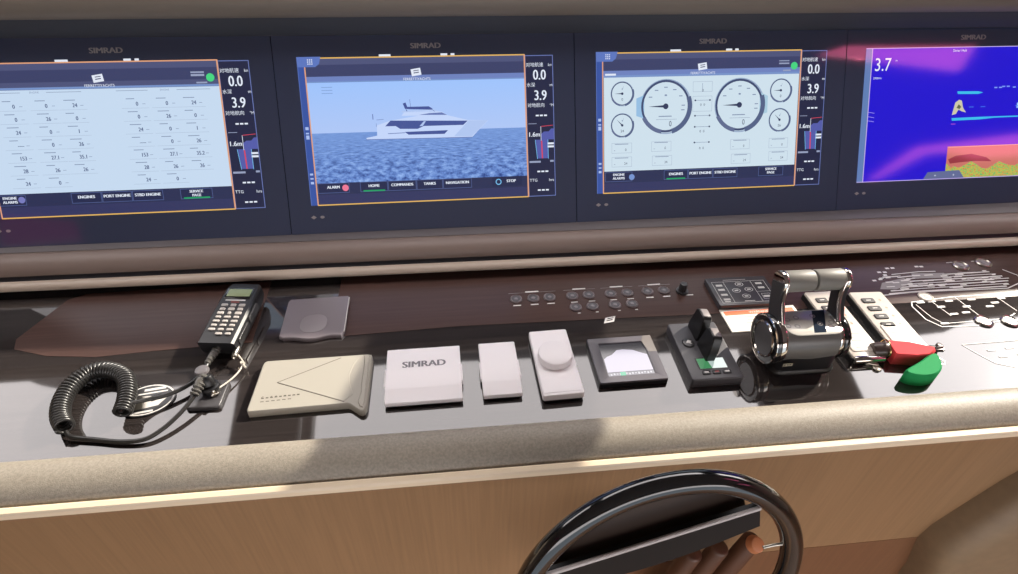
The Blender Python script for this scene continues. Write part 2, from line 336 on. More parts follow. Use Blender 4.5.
def ramp_material(name, y0, c0, y1, c1, noise=None):
    mt = bpy.data.materials.new(name); mt.use_nodes = True; n = mt.node_tree; bs = n.nodes['Principled BSDF']
    bs.inputs['Base Color'].default_value = (0, 0, 0, 1); bs.inputs['Roughness'].default_value = .1
    tcn = n.nodes.new('ShaderNodeTexCoord'); sp = n.nodes.new('ShaderNodeSeparateXYZ'); n.links.new(tcn.outputs['Object'], sp.inputs[0])
    cr = n.nodes.new('ShaderNodeValToRGB'); e = cr.color_ramp.elements
    if noise:
        mp = n.nodes.new('ShaderNodeMapping'); mp.inputs['Scale'].default_value = noise[0]; n.links.new(tcn.outputs['Object'], mp.inputs[0])
        nz = n.nodes.new('ShaderNodeTexNoise'); nz.inputs['Scale'].default_value = 1; nz.inputs['Detail'].default_value = 4; n.links.new(mp.outputs[0], nz.inputs[0]); n.links.new(nz.outputs['Fac'], cr.inputs[0])
        cols = noise[1]; e[0].position = cols[0][0]; e[0].color = (*lin(cols[0][1]), 1); e[1].position = cols[-1][0]; e[1].color = (*lin(cols[-1][1]), 1)
        for p_, c_ in cols[1:-1]: x_ = e.new(p_); x_.color = (*lin(c_), 1)
    else:
        mr = n.nodes.new('ShaderNodeMapRange'); mr.inputs[1].default_value = y0; mr.inputs[2].default_value = y1; n.links.new(sp.outputs['Y'], mr.inputs[0]); n.links.new(mr.outputs[0], cr.inputs[0])
        e[0].color = (*lin(c0), 1); e[1].color = (*lin(c1), 1)
    n.links.new(cr.outputs[0], bs.inputs['Emission Color']); bs.inputs['Emission Strength'].default_value = 1
    return mt
def data_panel(F):
    F.rect(470, 0, 531, 297, PAN, 1); F.frame(470, 0, 531, 297, 1.6, LNE, 2)
    F.text('对地航速', 491, 277, 9.5, WT); F.text('kn', 524, 277, 8.5, WT)
    F.text('0.0', 501, 256, 29, WT, sx=.8, bold=.5)
    F.text('水深', 482, 236, 9.5, WT); F.text('m', 526, 236, 9, WT)
    F.text('3.9', 502, 214, 29, WT, sx=.8, bold=.5)
    F.text('对地航向', 492, 194, 9.5, WT); F.text('°M', 526, 194, 8, WT)
    for y in (173, 54, 13.5):
        for x in (494, 503, 512): F.rect(x-3.3, y-1.6, x+3.3, y+1.6, WT, 3)
    F.line((474, 156), (492, 156), 1.2, DIM, 3); F.line((502, 150), (528, 152), 1.2, RED, 3)
    F.text('1.6m', 486, 133, 13.5, WT, bold=.3)
    F.poly([(501, 122), (531-1.6, 122), (531-1.6, 145), (524, 145), (518, 139), (508, 139), (501, 134)], VIO, 2)
    F.line((501, 150), (501, 120), 1, WT, 4)
    F.poly([(489, 122), (516, 122), (516, 82), (493, 82)], VIO, 2); F.line((488, 122), (492, 81), 1.2, ICO, 3); F.line((516, 122), (516, 81), 1.2, ICO, 3); F.line((502, 120), (503, 82), 2.6, RED, 3)
    F.rect(515, 111.5, 529, 115.5, WT, 3); F.rect(515, 105, 529, 109, WT, 3)
    F.rect(474, 73, 499, 77, DIM, 3); F.rect(520, 74, 528, 78, DIM, 3)
    F.text('TTG', 482, 35, 9, WT); F.text('hrs', 522, 35, 9, WT)
def chrome_bars(F, sidebar=True):
    F.rect(0, 0, 470, 299, HD2, 0.5)
    if sidebar:
        F.rect(0, 0, 14.5, 299, BLU, 1); F.line((.8, 0), (.8, 299), 1.2, BLU2, 2)
        F.poly([(0, 301), (48, 301), (44, 287), (36, 281), (0, 281)], BLU2, 3)
        for i in range(3):
            for j in range(3): F.disc(22+i*4, 287+j*4, 1.3, WT, 4, 8)
        for y, h in ((160, 7), (150, 4), (142, 9), (66, 5), (57, 4), (48, 6)): F.rect(4, y-h/2, 10.5, y+h/2-1, em((170, 190, 235)), 3)
    F.rect(16, 285, 470, 298, HD, 1); F.rect(16, 262, 470, 285, HD2, 1); F.rect(16, 248, 470, 262, HL if sidebar else HD, 1)
    F.rect(16, 248.5, 470, 252.5, em((118, 146, 200)), 1.5)
    F.rect(16, 0, 470, 22, em((52, 56, 96)), 1); F.rect(16, 22, 470, 48, em((44, 50, 84)), 1)
    F.rect(14, 297, 470, 299.5, YEL if sidebar else ORG, 2); F.rect(14, -1, 470, 1.5, YEL, 2)
    F.rect(13.5, 0, 16, 284, ORG, 2); F.rect(468, 0, 471, 299, ORG, 3)
    # emblem and name under it
    F.poly([(231, 259), (251, 262), (249, 276), (229, 273)], WT, 3)
    F.poly([(235, 264.6), (246, 266.2), (245.6, 268), (234.7, 266.4)], HD2, 4); F.poly([(235, 269), (246, 270.6), (245.6, 272), (234.7, 270.6)], HD2, 4)
    F.text('FERRETTIYACHTS', 241, 253.5, 7.2, WT, 4)
    for x, w_ in ((178, 24), (300, 14), (318, 8)): F.rect(x-w_/2, 299.5, x+w_/2, 303.5, WT, 4)
def button(F, x, y, w_, txt, active=False, two=None):
    F.rect(x-w_/2, 25, x+w_/2, 46, em((38, 44, 78)), 2); F.frame(x-w_/2, 25, x+w_/2, 46, 1, em((84, 100, 150)), 3)
    if two: F.text(txt, x, 40, 7.5, WT, 4, bold=.35); F.text(two, x, 32, 7.5, WT, 4, bold=.35)
    else: F.text(txt, x, 37, 8.2, WT, 4, bold=.4)
    if active: F.rect(x-w_/2+6, 25.5, x+w_/2-6, 28.5, GRN2, 5)
def mini_num(F, x, y, v, wl=20):
    F.text(v, x, y, 11, em((92, 106, 140)), 4, sx=.85, bold=.35); F.rect(x-20, y+9.6, x-20+wl, y+11, GY, 3); F.line((x+10, y), (x+16, y), .9, GY, 3)
    F.line((x-30, y-8), (x+22, y-8), .5, em((160, 176, 200)), 3)
def screen_tables(F):
    chrome_bars(F, False); F.rect(-4, 48, 470, 248, W8, 1)
    F.text('ENGINE', 118, 243, 5, GY, 4); F.text('ENGINE', 362, 243, 5, GY, 4)
    for x0_, x1_ in ((40, 92), (140, 205), (270, 330), (385, 450)): F.line((x0_, 243), (x1_, 243), .9, GY, 3)
    rows = [['0', '0', '24'], ['0', '26', '0'], ['24', '0', '1'], ['----', '0', '26'], ['153', '27.1', '35.1'], ['28', '26', '26'], ['24', '0']]
    for side, xs in ((0, (76, 136, 189)), (1, (306, 363, 415))):
        for r_, row in enumerate(rows):
            for c_, v in enumerate(row): mini_num(F, xs[c_], 217-25*r_, '35.2' if (side and v == '35.1') else v, 16+3*((r_+c_) % 3))
    button(F, 36, 36, 60, 'ENGINE', two='ALARMS'); F.disc(58, 36, 6.5, em((120, 124, 190)), 5); F.rect(0, 0, 1, 1, WT, 1)
    button(F, 181, 34, 58, 'ENGINES'); button(F, 240, 34, 58, 'PORT ENGINE'); button(F, 300, 34, 60, 'STBD ENGINE')
    button(F, 396, 36, 64, 'SERVICE', True, 'PAGE'); F.disc(453, 265, 8, GRN, 4); F.rect(416, 268, 442, 272, DIM, 3); F.rect(416, 274, 442, 277, DIM, 3); F.rect(425, 254, 446, 257, DIM, 3)
def screen_yacht(F):
    chrome_bars(F)
    F.rect(16, 149, 469, 250, ramp_material('lit_sky_picture', .149, (176, 200, 246), .25, (160, 196, 252)), 1.7); F.rect(16, 46, 469, 149, sea_material(), 1.7)
    YW = em((196, 214, 250)); YW2 = em((176, 198, 240)); YD = em((70, 86, 150)); YM = em((104, 122, 180))
    F.poly([(127, 137), (128, 134), (351, 132), (362, 143), (387, 166), (343, 168), (300, 179), (250, 181), (180, 171), (151, 162), (150, 141)], YW, 3)
    F.poly([(312, 135), (350, 134), (362, 144), (386, 166), (345, 167), (330, 152)], YW2, 4)
    F.poly([(204, 180), (209, 187), (262, 190), (290, 186), (300, 179)], YW, 4)
    F.poly([(240, 181), (262, 184), (289, 185), (300, 179.5)], YM, 5)
    F.poly([(168, 159.5), (180, 171), (343, 166.5), (333, 158), (249, 158), (236, 152.5), (199, 153.5), (190, 159.5)], YD, 5)
    F.poly([(240, 158), (250, 168), (254, 168), (247, 158)], YW2, 6)
    F.poly([(208, 147), (300, 148), (292, 140.5), (216, 141)], YD, 5); F.poly([(172, 145), (208, 146), (209, 144.6), (174, 143.6)], YM, 5)
    F.poly([(212, 194), (208, 205), (214, 207), (217, 198), (222, 198), (262, 198), (270, 193), (268, 191), (222, 193)], YD, 5)
    F.poly([(204, 187), (206, 190), (272, 192), (284, 187)], YW2, 4)
    F.path([(214, 193), (216, 189)], 1.4, YD, 5); F.path([(268, 192), (274, 187)], 1, YM, 5); F.path([(223, 213), (224, 197)], .9, YM, 5)
    F.path([(144, 185), (144, 174)], 1.8, YM, 5); F.path([(150, 159), (150, 166)], .8, YM, 5); F.path([(151, 173), (166, 174)], .9, YM, 5)
    F.line((127, 133.4), (352, 132), 1.4, YM, 5)
    for y in (240, 234, 228): F.rect(44, y, 66, y+1.4, em((130, 160, 215)), 4)
    button(F, 50, 36, 66, 'ALARM'); F.disc(75, 35, 6.8, PNK, 6)
    button(F, 135, 34, 58, 'HOME', True); button(F, 195, 34, 60, 'COMMANDS'); button(F, 254, 34, 56, 'TANKS'); button(F, 314, 34, 62, 'NAVIGATION')
    F.rect(390, 25, 456, 46, em((38, 44, 78)), 2); F.ring(404, 35, 6.5, 2, ICO, 5, 20); F.text('STOP', 432, 36, 8.5, WT, 4, bold=.4)
def gauge(F, x, y, r, big=False, ang=180, num='0'):
    NV = em((64, 76, 112)); F.ring(x, y, r, r*.085, NV, 3); F.ring(x+r*.015, y-r*.015, r*1.05, r*.05, em((150, 170, 200)), 2)
    a0, a1 = R_(-75), R_(20)
    for i in range(16):
        t = a0+(a1-a0)*i/16; t2 = a0+(a1-a0)*(i+1)/16
        F.poly([(x+rr*math.cos(q), y+rr*math.sin(q)) for rr, q in ((r*.9, t), (r*1.09, t), (r*1.09, t2), (r*.9, t2))], em((84, 98, 134)), 4)
    for i in range(16):
        t = R_(205)+(R_(-100+360)-R_(205))*i/16; t2 = t+R_(3.6)
        F.poly([(x+rr*math.cos(q), y+rr*math.sin(q)) for rr, q in ((r*.9, t), (r*1.06, t), (r*1.06, t2), (r*.9, t2))], em((96, 108, 144)), 4)
    d = Vector((math.cos(R_(ang)), math.sin(R_(ang)))); nn = Vector((-d.y, d.x)); o = Vector((x, y))
    F.poly([tuple(o+nn*r*.05), tuple(o+d*r*.72), tuple(o-nn*r*.05)], DK, 5); F.disc(x, y, r*.11, DK, 6, 18)
    if big:
        for k, t in enumerate((150, 122, 90, 60, 32, 2, -12)): F.rect(x+r*.72*math.cos(R_(t))-4, y+r*.72*math.sin(R_(t))-1, x+r*.72*math.cos(R_(t))+4, y+r*.72*math.sin(R_(t))+1, GY, 4)
        F.disc(x, y+r*.42, 3, GY, 4, 12, ry=2); F.rect(x-16, y-r*.38-1, x+14, y-r*.38+1, GY, 4); F.line((x-22, y-r*.5), (x+26, y-r*.5), .7, GY, 4)
        F.text(num, x+11, y-r*.68, 17, DK, 5, sx=.75)
    else:
        F.text(num, x, y-r*.5, 8, DK, 5); F.disc(x, y+r*.4, 1.2, GY, 4, 8); F.line((x, y+r*.3), (x+3, y+r*.6), .6, GY, 4)
def pill(F, x, y, w_, h_, v, bar=True):
    F.frame(x-w_/2, y-h_/2, x+w_/2, y+h_/2, .8, em((168, 184, 204)), 3); F.text(v, x+9, y-4, 7.5, DK, 4)
    F.line((x-w_/2+5, y-5), (x-w_/2+8, y-5), 1, GY, 4)
    if bar: F.rect(x-w_/2+7, y+h_/2-3.2, x+w_/2-8, y+h_/2-1.8, GY, 4)
def screen_gauges(F):
    chrome_bars(F); F.rect(17, 48, 467, 248, W3, 1.7)
    F.poly([(90, 166), (108, 160), (108, 210), (90, 203)], em((150, 190, 226)), 2.5); F.poly([(376, 160), (395, 166), (395, 202), (376, 210)], em((168, 202, 222)), 2.5)
    gauge(F, 157, 185, 56, True); gauge(F, 328, 184, 56, True)
    gauge(F, 58, 214, 25, ang=180); gauge(F, 58, 147, 25, ang=135, num='24'); gauge(F, 425, 213, 25, ang=180); gauge(F, 425, 149, 25, ang=135, num='26')
    for x, y in ((57, 98), (57, 68), (148, 99), (150, 68), (333, 98), (336, 66), (425, 98), (426, 69)): pill(F, x, y, 46, 22, '0' if y > 80 else '24')
    F.frame(219, 214, 264, 236, .8, em((168, 184, 204)), 3); F.line((241, 232), (241, 214), .9, GY, 4); F.text('0', 242, 217, 8, DK, 4)
    for y in (196, 163, 139, 105):
        F.line((223, y), (261, y), .9, GY, 3)
        for x in (225, 259): F.disc(x, y, 2, DK, 4, 8)
    for y in (186, 129, 92): F.text('0  0', 242, y, 7.5, DK, 4)
    F.frame(219, 172, 264, 205, .8, em((168, 184, 204)), 3)
    button(F, 50, 34, 62, 'ENGINE', two='ALARMS'); F.disc(80, 34, 6.5, em((118, 148, 208)), 5)
    button(F, 183, 34, 56, 'ENGINES', True); button(F, 241, 34, 58, 'PORT ENGINE'); button(F, 300, 34, 58, 'STBD ENGINE'); button(F, 410, 36, 60, 'SERVICE', two='PAGE')
    F.disc(454, 265, 8, GRN, 4); F.rect(418, 269, 442, 272, DIM, 3); F.rect(418, 275, 442, 277, DIM, 3); F.rect(428, 254, 446, 257, DIM, 3); F.rect(20, 252, 44, 256, WT, 4)
def screen_sonar(F):
    F.rect(0, 0, 531, 299, em((32, 20, 206)), .5); F.rect(0, 0, 15, 299, em((96, 126, 180)), 1); F.line((15.5, 0), (15.5, 299), 1.8, em((200, 180, 230)), 3)
    F.line((0, 298.5), (531, 298.5), 1.6, em((196, 180, 230)), 3); F.line((0, 1), (531, 1), 1.6, em((196, 180, 230)), 3)
    F.text('3.7', 43, 262, 40, WT, 4, sx=.85); F.text('200kHz', 32, 234, 6.5, WT, 4); F.text('m', 76, 272, 6.5, WT, 4)
    F.text('Sonar Hub', 232, 291, 8, WT, 4)
    CY = em((60, 190, 236)); CY2 = em((60, 110, 230))
    F.poly([(236, 201), (238, 195), (290, 194), (303, 197), (290, 200)], CY, 3); F.poly([(228, 141), (230, 135), (300, 136), (340, 139), (531, 141), (531, 143), (300, 142)], CY, 3)
    for x in (330, 342, 350, 362, 378, 392, 420, 436, 470, 500): F.rect(x, 206+(x % 3), x+8, 209+(x % 3), em((120, 150, 240)), 3)
    for x in (270, 300, 390, 440): F.rect(x, 164+(x % 5), x+12, 166+(x % 5), CY2, 3)
    F.poly([(228, 148), (234, 176), (243, 182), (250, 180), (255, 164), (264, 153), (252, 156), (244, 160), (238, 150)], em((206, 200, 170)), 3); F.poly([(238, 164), (243, 172), (250, 166), (246, 161)], em((90, 100, 70)), 4)
    F.rect(228, 126, 240, 128.5, em((150, 70, 210)), 3); F.rect(394, 160, 410, 172, em((150, 190, 250)), 3)
    for y in (150, 141, 160): F.line((15, y), (32, y-3), 1, em((170, 160, 230)), 3)
    ech = ramp_material('lit_echo_picture', 0, None, 0, None, noise=((170, 330, 1), [(.3, (50, 180, 130)), (.42, (120, 190, 100)), (.5, (196, 196, 84)), (.6, (206, 140, 84)), (.72, (180, 90, 84))]))
    F.rect(226, 2, 531, 76, em((200, 116, 104)), 2)
    bx = [(226, 2), (531, 2), (531, 34)] + [(531-i*15, 30+7*math.sin(i*1.3)+random.uniform(-4, 4)) for i in range(1, 20)] + [(240, 26), (226, 38)]
    F.poly(bx, ech, 3); F.poly([(230, 46), (250, 54), (290, 57), (330, 48), (345, 38), (300, 40), (260, 38), (236, 36)], em((146, 54, 62)), 4)
    F.line((226, 74), (531, 76), 1, em((230, 190, 160)), 4)
    F.poly([(170, 2), (180, 18), (262, 20), (276, 2)], em((98, 108, 150)), 5); F.text('+', 200, 9, 10, WT, 6); F.text('+', 248, 9, 10, WT, 6)
disp_lab = ['leftmost black glass display showing a white table of engine numbers', 'black glass display showing a white motor yacht on blue sea',
            'black glass display showing two large round engine gauges', 'rightmost black glass display showing a deep blue sonar picture with 3.7']
rot_scr = (TH, 0, 0)
for k, fn in enumerate((screen_tables, screen_yacht, screen_gauges, screen_sonar)):
    t = empty('multifunction_display', ((k-1)*PITCH, 0, .12), rot_scr, disp_lab[k], 'display', 'flush glass displays across the helm')
    b = bmesh.new(); cx = .2655; hw = PITCH/2-.0005; s0 = -.073-.009*(cx+(k-1)*PITCH-.42)/1.0
    loft(b, [[(cx-hw+i_, s0+i_, z), (cx+hw-i_, s0+i_-.0056, z), (cx+hw-i_, .346-i_, z), (cx-hw+i_, .346-i_, z)] for z, i_ in ((-.012, 0), (-.0008, 0), (0, .0006))])
    link('glass_front', b, glass_m, t, 30)
    F = Flat(); fn(F)
    if k < 3: data_panel(F)
    F.build('lit_screen', t, loc=(0, 0, .0002))
    F = Flat(); F.text('SIMRAD', 263, 319, 15, wprint_d, 2, sx=1.2, bold=.8); F.build('brand_lettering', t, loc=(0, 0, .0001))
    for x in (3, 21):
        F = Flat(); F.disc(0, 0, 4.5, wprint_d, 1, 16, ry=3) if x == 21 else F.poly([(-6, 0), (0, 4), (6, 0), (0, -4)], wprint_d, 1); F.build('touch_key', t, loc=(x*.001, -.025, .0001))

# ------------------------------------------------------------------ prints and push buttons set into the console
def push(x, y, r=.0125, m_=dgrey, h=.004, rim=None, cap=None):
    b = bmesh.new(); ringx(b, (0, 0, 0), (0, 0, 1), r, r*.72, h); o = link('push_button', b, rim or mat('button_ring', (122, 112, 114), .3), con, loc=(x, y, CZ+.0006))
    b = bmesh.new(); cyl(b, (0, 0, 0), (0, 0, h*.55), r*.74, n=28); cyl(b, (0, 0, h*.5), (0, 0, h*.8), r*.34, r*.28, n=18, mi=1); link('button_cap', b, [cap or m_, mat('cap_dot', (128, 122, 126), .3)], o); return o
for x in (.419, .455, .489, .537, .572, .619, .655, .699, .735): push(x, -.208 if x not in (.619, .655) else -.2085)
for x in (.537, .572, .619, .655): push(x, -.244)
def mark(name, x0, y0, x1, y1, m_=wprint): F = Flat(); F.rect(x0, y0, x1, y1, m_, 1); F.build(name, con, loc=(0, 0, CZ+.0008))
for a, c_ in ((.405, .505), (.522, .590), (.602, .672), (.685, .755)):
    mark('group_line', a*1000, -188.4, c_*1000, -187.5, wprint_d); mxx = (a+c_)*500; mark('group_lettering', mxx-14, -187.4, mxx+14, -184)
for x in (.419, .455, .489, .699, .735, .785): mark('button_lettering', x*1000-8, -228, x*1000+8, -225)
for x in (.541, .578, .624, .660): mark('button_lettering', x*1000-3, -262, x*1000+3, -260); mark('button_lettering', x*1000-10, -228, x*1000+4, -226)
F = Flat(); F.poly([(583, -296), (605, -292), (612, -276), (590, -280)], wprint, 1); F.poly([(590, -290), (603, -287.5), (604, -285), (591, -287.5)], dash_m, 2); F.poly([(593, -284.5), (606, -282), (607, -280), (594, -282)], dash_m, 2)
F.build('emblem', con, loc=(0, 0, CZ+.0007))
b = bmesh.new(); cyl(b, (0, 0, 0), (0, 0, .004), .013, .0125, n=28); cyl(b, (0, 0, .004), (0, 0, .022), .0085, .0075, n=20, bev=.001); box(b, -.0015, .0015, -.0095, .0, .006, .0225)
link('dimmer_knob', b, blk_s, con, loc=(.773, -.214, CZ+.0006))
# ship profile print, deck plan print and their push buttons
F = Flat(); P_ = lambda x, y: (x, y)
F.path([(1192, -266), (1270, -262), (1290, -262), (1490, -268), (1540, -250), (1548, -228), (1530, -205)], 2.4, wprint, 1)
for i in range(7):
    y = -262+i*8.5; F.path([(1215+i*9, y), (1300, y+2), (1400, y+1), (1520-abs(i-3)*9, y+1)], 2.0 if i % 2 else 3.2, wprint, 1+i*.01)
F.poly([(1205, -246), (1240, -250), (1290, -232), (1282, -214), (1222, -226)], wprint_d, 2)
F.poly([(1300, -218), (1390, -222), (1385, -205), (1310, -200)], wprint_d, 2); F.path([(1262, -200), (1330, -196), (1370, -198)], 2.2, wprint, 3)
for i in range(60):
    x = random.uniform(1222, 1500); y = random.uniform(-258, -206); F.rect(x, y, x+random.uniform(8, 28), y+random.uniform(1.5, 4), wprint, 4+i*.02)
for x, y in ((1262, -180), (1275, -180), (1334, -180), (1345, -181), (1235, -192), (1248, -193), (1242, -203), (1222, -216), (1206, -219)): F.rect(x, y, x+9, y+5, wprint, 1)
F.rect(1418, -171, 1444, -169, wprint, 1); F.rect(1480, -171, 1512, -169, wprint, 1)
F.build('ship_profile_print', con, loc=(0, 0, CZ+.0007))
F = Flat()
F.path([(1246, -292), (1238, -305), (1240, -345), (1258, -368), (1330, -372), (1400, -362), (1440, -345)], 2, wprint, 1); F.path([(1246, -292), (1340, -284), (1440, -284), (1570, -290)], 2, wprint, 1)
F.path([(1250, -300), (1256, -340), (1268, -360), (1400, -358)], 1.3, wprint, 1)
for x, y in ((1256, -297), (1282, -296), (1290, -314), (1320, -298), (1345, -318), (1372, -298), (1330, -335), (1302, -337), (1262, -362), (1395, -322), (1415, -312), (1440, -300)): F.rect(x, y, x+17, y+4.5, wprint, 2)
for a, c_ in (((1290, -292), (1300, -340)), ((1350, -286), (1362, -362)), ((1440, -286), (1450, -338))): F.line(a, c_, 1.3, wprint, 1)
F.build('deck_plan_print', con, loc=(0, 0, CZ+.0007))
F = Flat(); F.path([(1400, -418), (1262, -419), (1272, -440), (1290, -470), (1325, -486), (1420, -486)], 1.6, wprint_d, 1)
for x, y in ((1300, -440), (1340, -438), (1380, -436), (1310, -458), (1350, -456), (1375, -456)): F.rect(x, y, x+18, y+4, wprint_d, 1)
F.build('bow_plan_print', con, loc=(0, 0, CZ+.0007))
for x, y in ((1.442, -.185), (1.503, -.179), (1.355, -.362), (1.409, -.367)): push(x, y, .017, mgrey, .004, rim=steel, cap=mgrey)
push(1.287, -.279, .015, mgrey, .003, rim=mat('pale_ring', (200, 192, 180), .4), cap=mat('pale_cap', (206, 198, 186), .4)); push(1.60, -.236, .022, mgrey, .005, rim=steel, cap=steel)

# ------------------------------------------------------------------ handset, its cord, socket and lanyard
hs = empty('radio_handset', (-.135, -.315, .003), (0, 0, R_(-4.5)), 'black handheld radio handset with lit keypad lying face up left of the grey tray', 'handset')
hs.rotation_euler = (R_(2.5), 0, R_(-7))
b = bmesh.new()
loft(b, [[(x*sx, y0+dy, z) for x, dy, z in pr] for y0, sx, pr in (
    (0.0, .9, [(-.033, 0, .004), (.033, 0, .004), (.037, 0, .012), (.036, -.004, .034), (.032, -.005, .038), (-.032, -.005, .038), (-.036, -.004, .034), (-.037, 0, .012)]),
    (.06, .9, [(-.034, 0, .002), (.034, 0, .002), (.0375, 0, .012), (.037, 0, .036), (.033, 0, .040), (-.033, 0, .040), (-.037, 0, .036), (-.0375, 0, .012)]),
    (.135, .88, [(-.034, 0, .002), (.034, 0, .002), (.0375, 0, .012), (.037, 0, .036), (.033, 0, .040), (-.033, 0, .040), (-.037, 0, .036), (-.0375, 0, .012)]),
    (.154, .85, [(-.03, 0, .006), (.03, 0, .006), (.034, 0, .012), (.033, 0, .032), (.03, 0, .036), (-.03, 0, .036), (-.033, 0, .032), (-.034, 0, .012)]))])
link('body', b, mat('handset_black', (34, 34, 36), .35), hs, 40)
b = bmesh.new(); plate(b, .052, .030, .0015, .002, .0005, c=(0, .1215, .0398)); o = link('bezel', b, blk_g, hs)
b = bmesh.new(); plate(b, .044, .020, .001, .001, .0003, c=(0, .1225, .0412)); link('lcd', b, lcd_m, hs)
F = Flat(); F.rect(-20, 101.5, 18, 104.5, wprint, 1); F.rect(-8, 97, 8, 99, mat('red_print', (170, 70, 50), .5), 1); F.build('keypad_lettering', hs, loc=(0, 0, .0402))
for r_ in range(8):
    for c_ in range(3):
        if r_ == 7 and c_ == 0: continue
        y = .089 - r_*.0105; wd = .010 if (r_+c_) % 2 else .012
        if r_ == 2 and c_ == 1: wd = .006
        b = bmesh.new(); plate(b, wd, .0055 if r_ > 2 else .0072, .002, .002, .0008); link('key', b, key_m, hs, loc=((c_-1)*.0165, y, .0398))
b = bmesh.new(); plate(b, .045, .016, .003, .006, .001); o = link('talk_button', b, mat('side_key_grey', (70, 69, 68), .4), hs, loc=(.0335, .085, .024), rot=(0, R_(90), R_(0))); o.rotation_euler = (R_(90), 0, R_(90))
b = bmesh.new(); plate(b, .05, .014, .002, .004, .001); o = link('side_grip', b, rub, hs, loc=(.0335, .035, .022)); o.rotation_euler = (R_(90), 0, R_(90))
b = bmesh.new(); tube(b, [(.0, .006, .020), (-.003, -.008, .020), (-.007, -.022, .018), (-.010, -.034, .014)], [.0065, .0062, .0052, .0042], 12)
for i in range(5):
    t = i/4; ringx(b, (-.002-.007*t, -.006-.024*t, .0200-.005*t), (-.28, -1, -.1), .0078-.002*t, .005-.0012*t, .0032)
link('strain_relief', b, key_m if False else mat('boot_grey', (92, 90, 86), .3, spec=.6), hs)
b = bmesh.new(); cyl(b, (.030, .006, .014), (.030, -.012, .014), .006, .0045, bev=.001); ringx(b, (.032, -.014, .014), (.2, -1, 0), .006, .003, .003); link('lanyard_clip', b, steel, hs)

cord = empty('coiled_cord', (-.30, -.42, 0), label='black coiled telephone style cord looped on the dash left of the handset', cat='cord')
def w2(o, pts): return [Vector(p) - o.location for p in pts]
path = spline([(-.249, -.450, .022), (-.253, -.425, .020), (-.262, -.396, .019), (-.276, -.370, .019), (-.299, -.353, .019), (-.324, -.347, .019), (-.345, -.356, .019), (-.357, -.383, .019), (-.356, -.415, .019), (-.345, -.445, .019), (-.328, -.468, .019)], 60)
cum = [0]
for a, c_ in zip(path, path[1:]): cum.append(cum[-1]+(c_-a).length)
L = cum[-1]; turns = 46; per = 14; hel = []; j = 0
for i in range(turns*per+1):
    s_ = L*i/(turns*per)
    while j < len(cum)-2 and cum[j+1] < s_: j += 1
    t = (s_-cum[j])/max(cum[j+1]-cum[j], 1e-9); p = path[j].lerp(path[j+1], t); d = (path[j+1]-path[j]).normalized(); u = Vector((d.y, -d.x, 0)).normalized()
    a = 2*math.pi*i/per; hel.append(p + (u*math.cos(a)+Vector((0, 0, 1))*math.sin(a))*.0120)
b = bmesh.new(); tube(b, w2(cord, hel), .0029, 7); link('coil', b, rub, cord, 80)
b = bmesh.new(); tube(b, w2(cord, spline([(-.1475, -.345, .016), (-.152, -.368, .014), (-.168, -.393, .013), (-.195, -.412, .014), (-.222, -.423, .018), (-.242, -.436, .026), (-.251, -.452, .026)], 8)), .0036, 10); link('straight_lead', b, rub, cord, 80)
b = bmesh.new(); tube(b, w2(cord, spline([(-.330, -.470, .010), (-.318, -.479, .007), (-.28, -.487, .006), (-.24, -.495, .006), (-.205, -.495, .007), (-.182, -.480, .010), (-.164, -.458, .014), (-.152, -.437, .018), (-.146, -.424, .021)], 8)), .0036, 10); link('socket_lead', b, rub, cord, 80)

sk = empty('cord_socket', (-.133, -.410, 0), (0, 0, R_(-3)), 'square black socket plate with ribbed plug below the handset', 'socket')
b = bmesh.new(); plate(b, .056, .060, .008, .006, .002); link('mounting_plate', b, mat('socket_plate_m', (66, 64, 66), .3), sk)
b = bmesh.new(); cyl(b, (.004, .008, .008), (.004, .008, .020), .016, .015, bev=.002); cyl(b, (.004, .008, .018), (.0, .016, .034), .011, .010, bev=.002); link('socket_barrel', b, blk, sk)
b = bmesh.new(); cyl(b, (-.012, .030, .030), (-.012, .030, .036), .012, .011, bev=.002); link('dust_cap', b, mat('cap_grey', (104, 100, 102), .35), sk)
b = bmesh.new(); tube(b, [(-.003, .018, .030), (-.008, .006, .030), (-.012, -.014, .022)], [.009, .0085, .005], 12)
for i in range(6): t = i/5; ringx(b, (-.004-.008*t, .016-.028*t, .030-.007*t), (-.25, -1, -.25), .0108-.003*t, .007-.002*t, .003)
link('ribbed_plug', b, mat('boot_grey', (92, 90, 86), .3), sk)
b = bmesh.new(); cyl(b, (.010, -.006, .010), (.022, -.002, .014), .0035, .0035); ringx(b, (.012, -.004, .012), (1, .2, .2), .006, .0035, .004); link('swivel', b, steel, sk)
ln = empty('lanyard_cord', (-.10, -.37, 0), label='thin pale cord running from the handset corner to the socket', cat='cord')
b = bmesh.new(); tube(b, w2(ln, spline([(-.100, -.331, .016), (-.090, -.345, .012), (-.091, -.362, .010), (-.100, -.382, .010), (-.114, -.403, .013), (-.123, -.414, .017)], 8)), .0016, 8); link('cord_strand', b, mat('pale_cord', (196, 188, 176), .4), ln, 80)
b = bmesh.new(); tube(b, w2(ln, [(-.092, -.346, .013), (-.086, -.354, .012), (-.082, -.358, .010)]), .0018, 8); cyl(b, Vector((-.089, -.349, .010))-ln.location, Vector((-.089, -.349, .016))-ln.location, .0035); link('knot', b, mat('pale_cord', (196, 188, 176), .4), ln)
ov = empty('oval_badge', (-.232, -.410, 0), (0, 0, R_(8)), 'oval black and silver badge lying flat beside the coiled cord', 'badge')
F = Flat(); F.disc(0, 0, 44, blk_s, 1, 40, ry=34); F.ring(0, 0, 43, 3, wprint, 2, 40, ry=33); F.rect(-8, 20, 26, 25, wprint, 2); F.rect(-16, 13, 30, 16, wprint, 2)
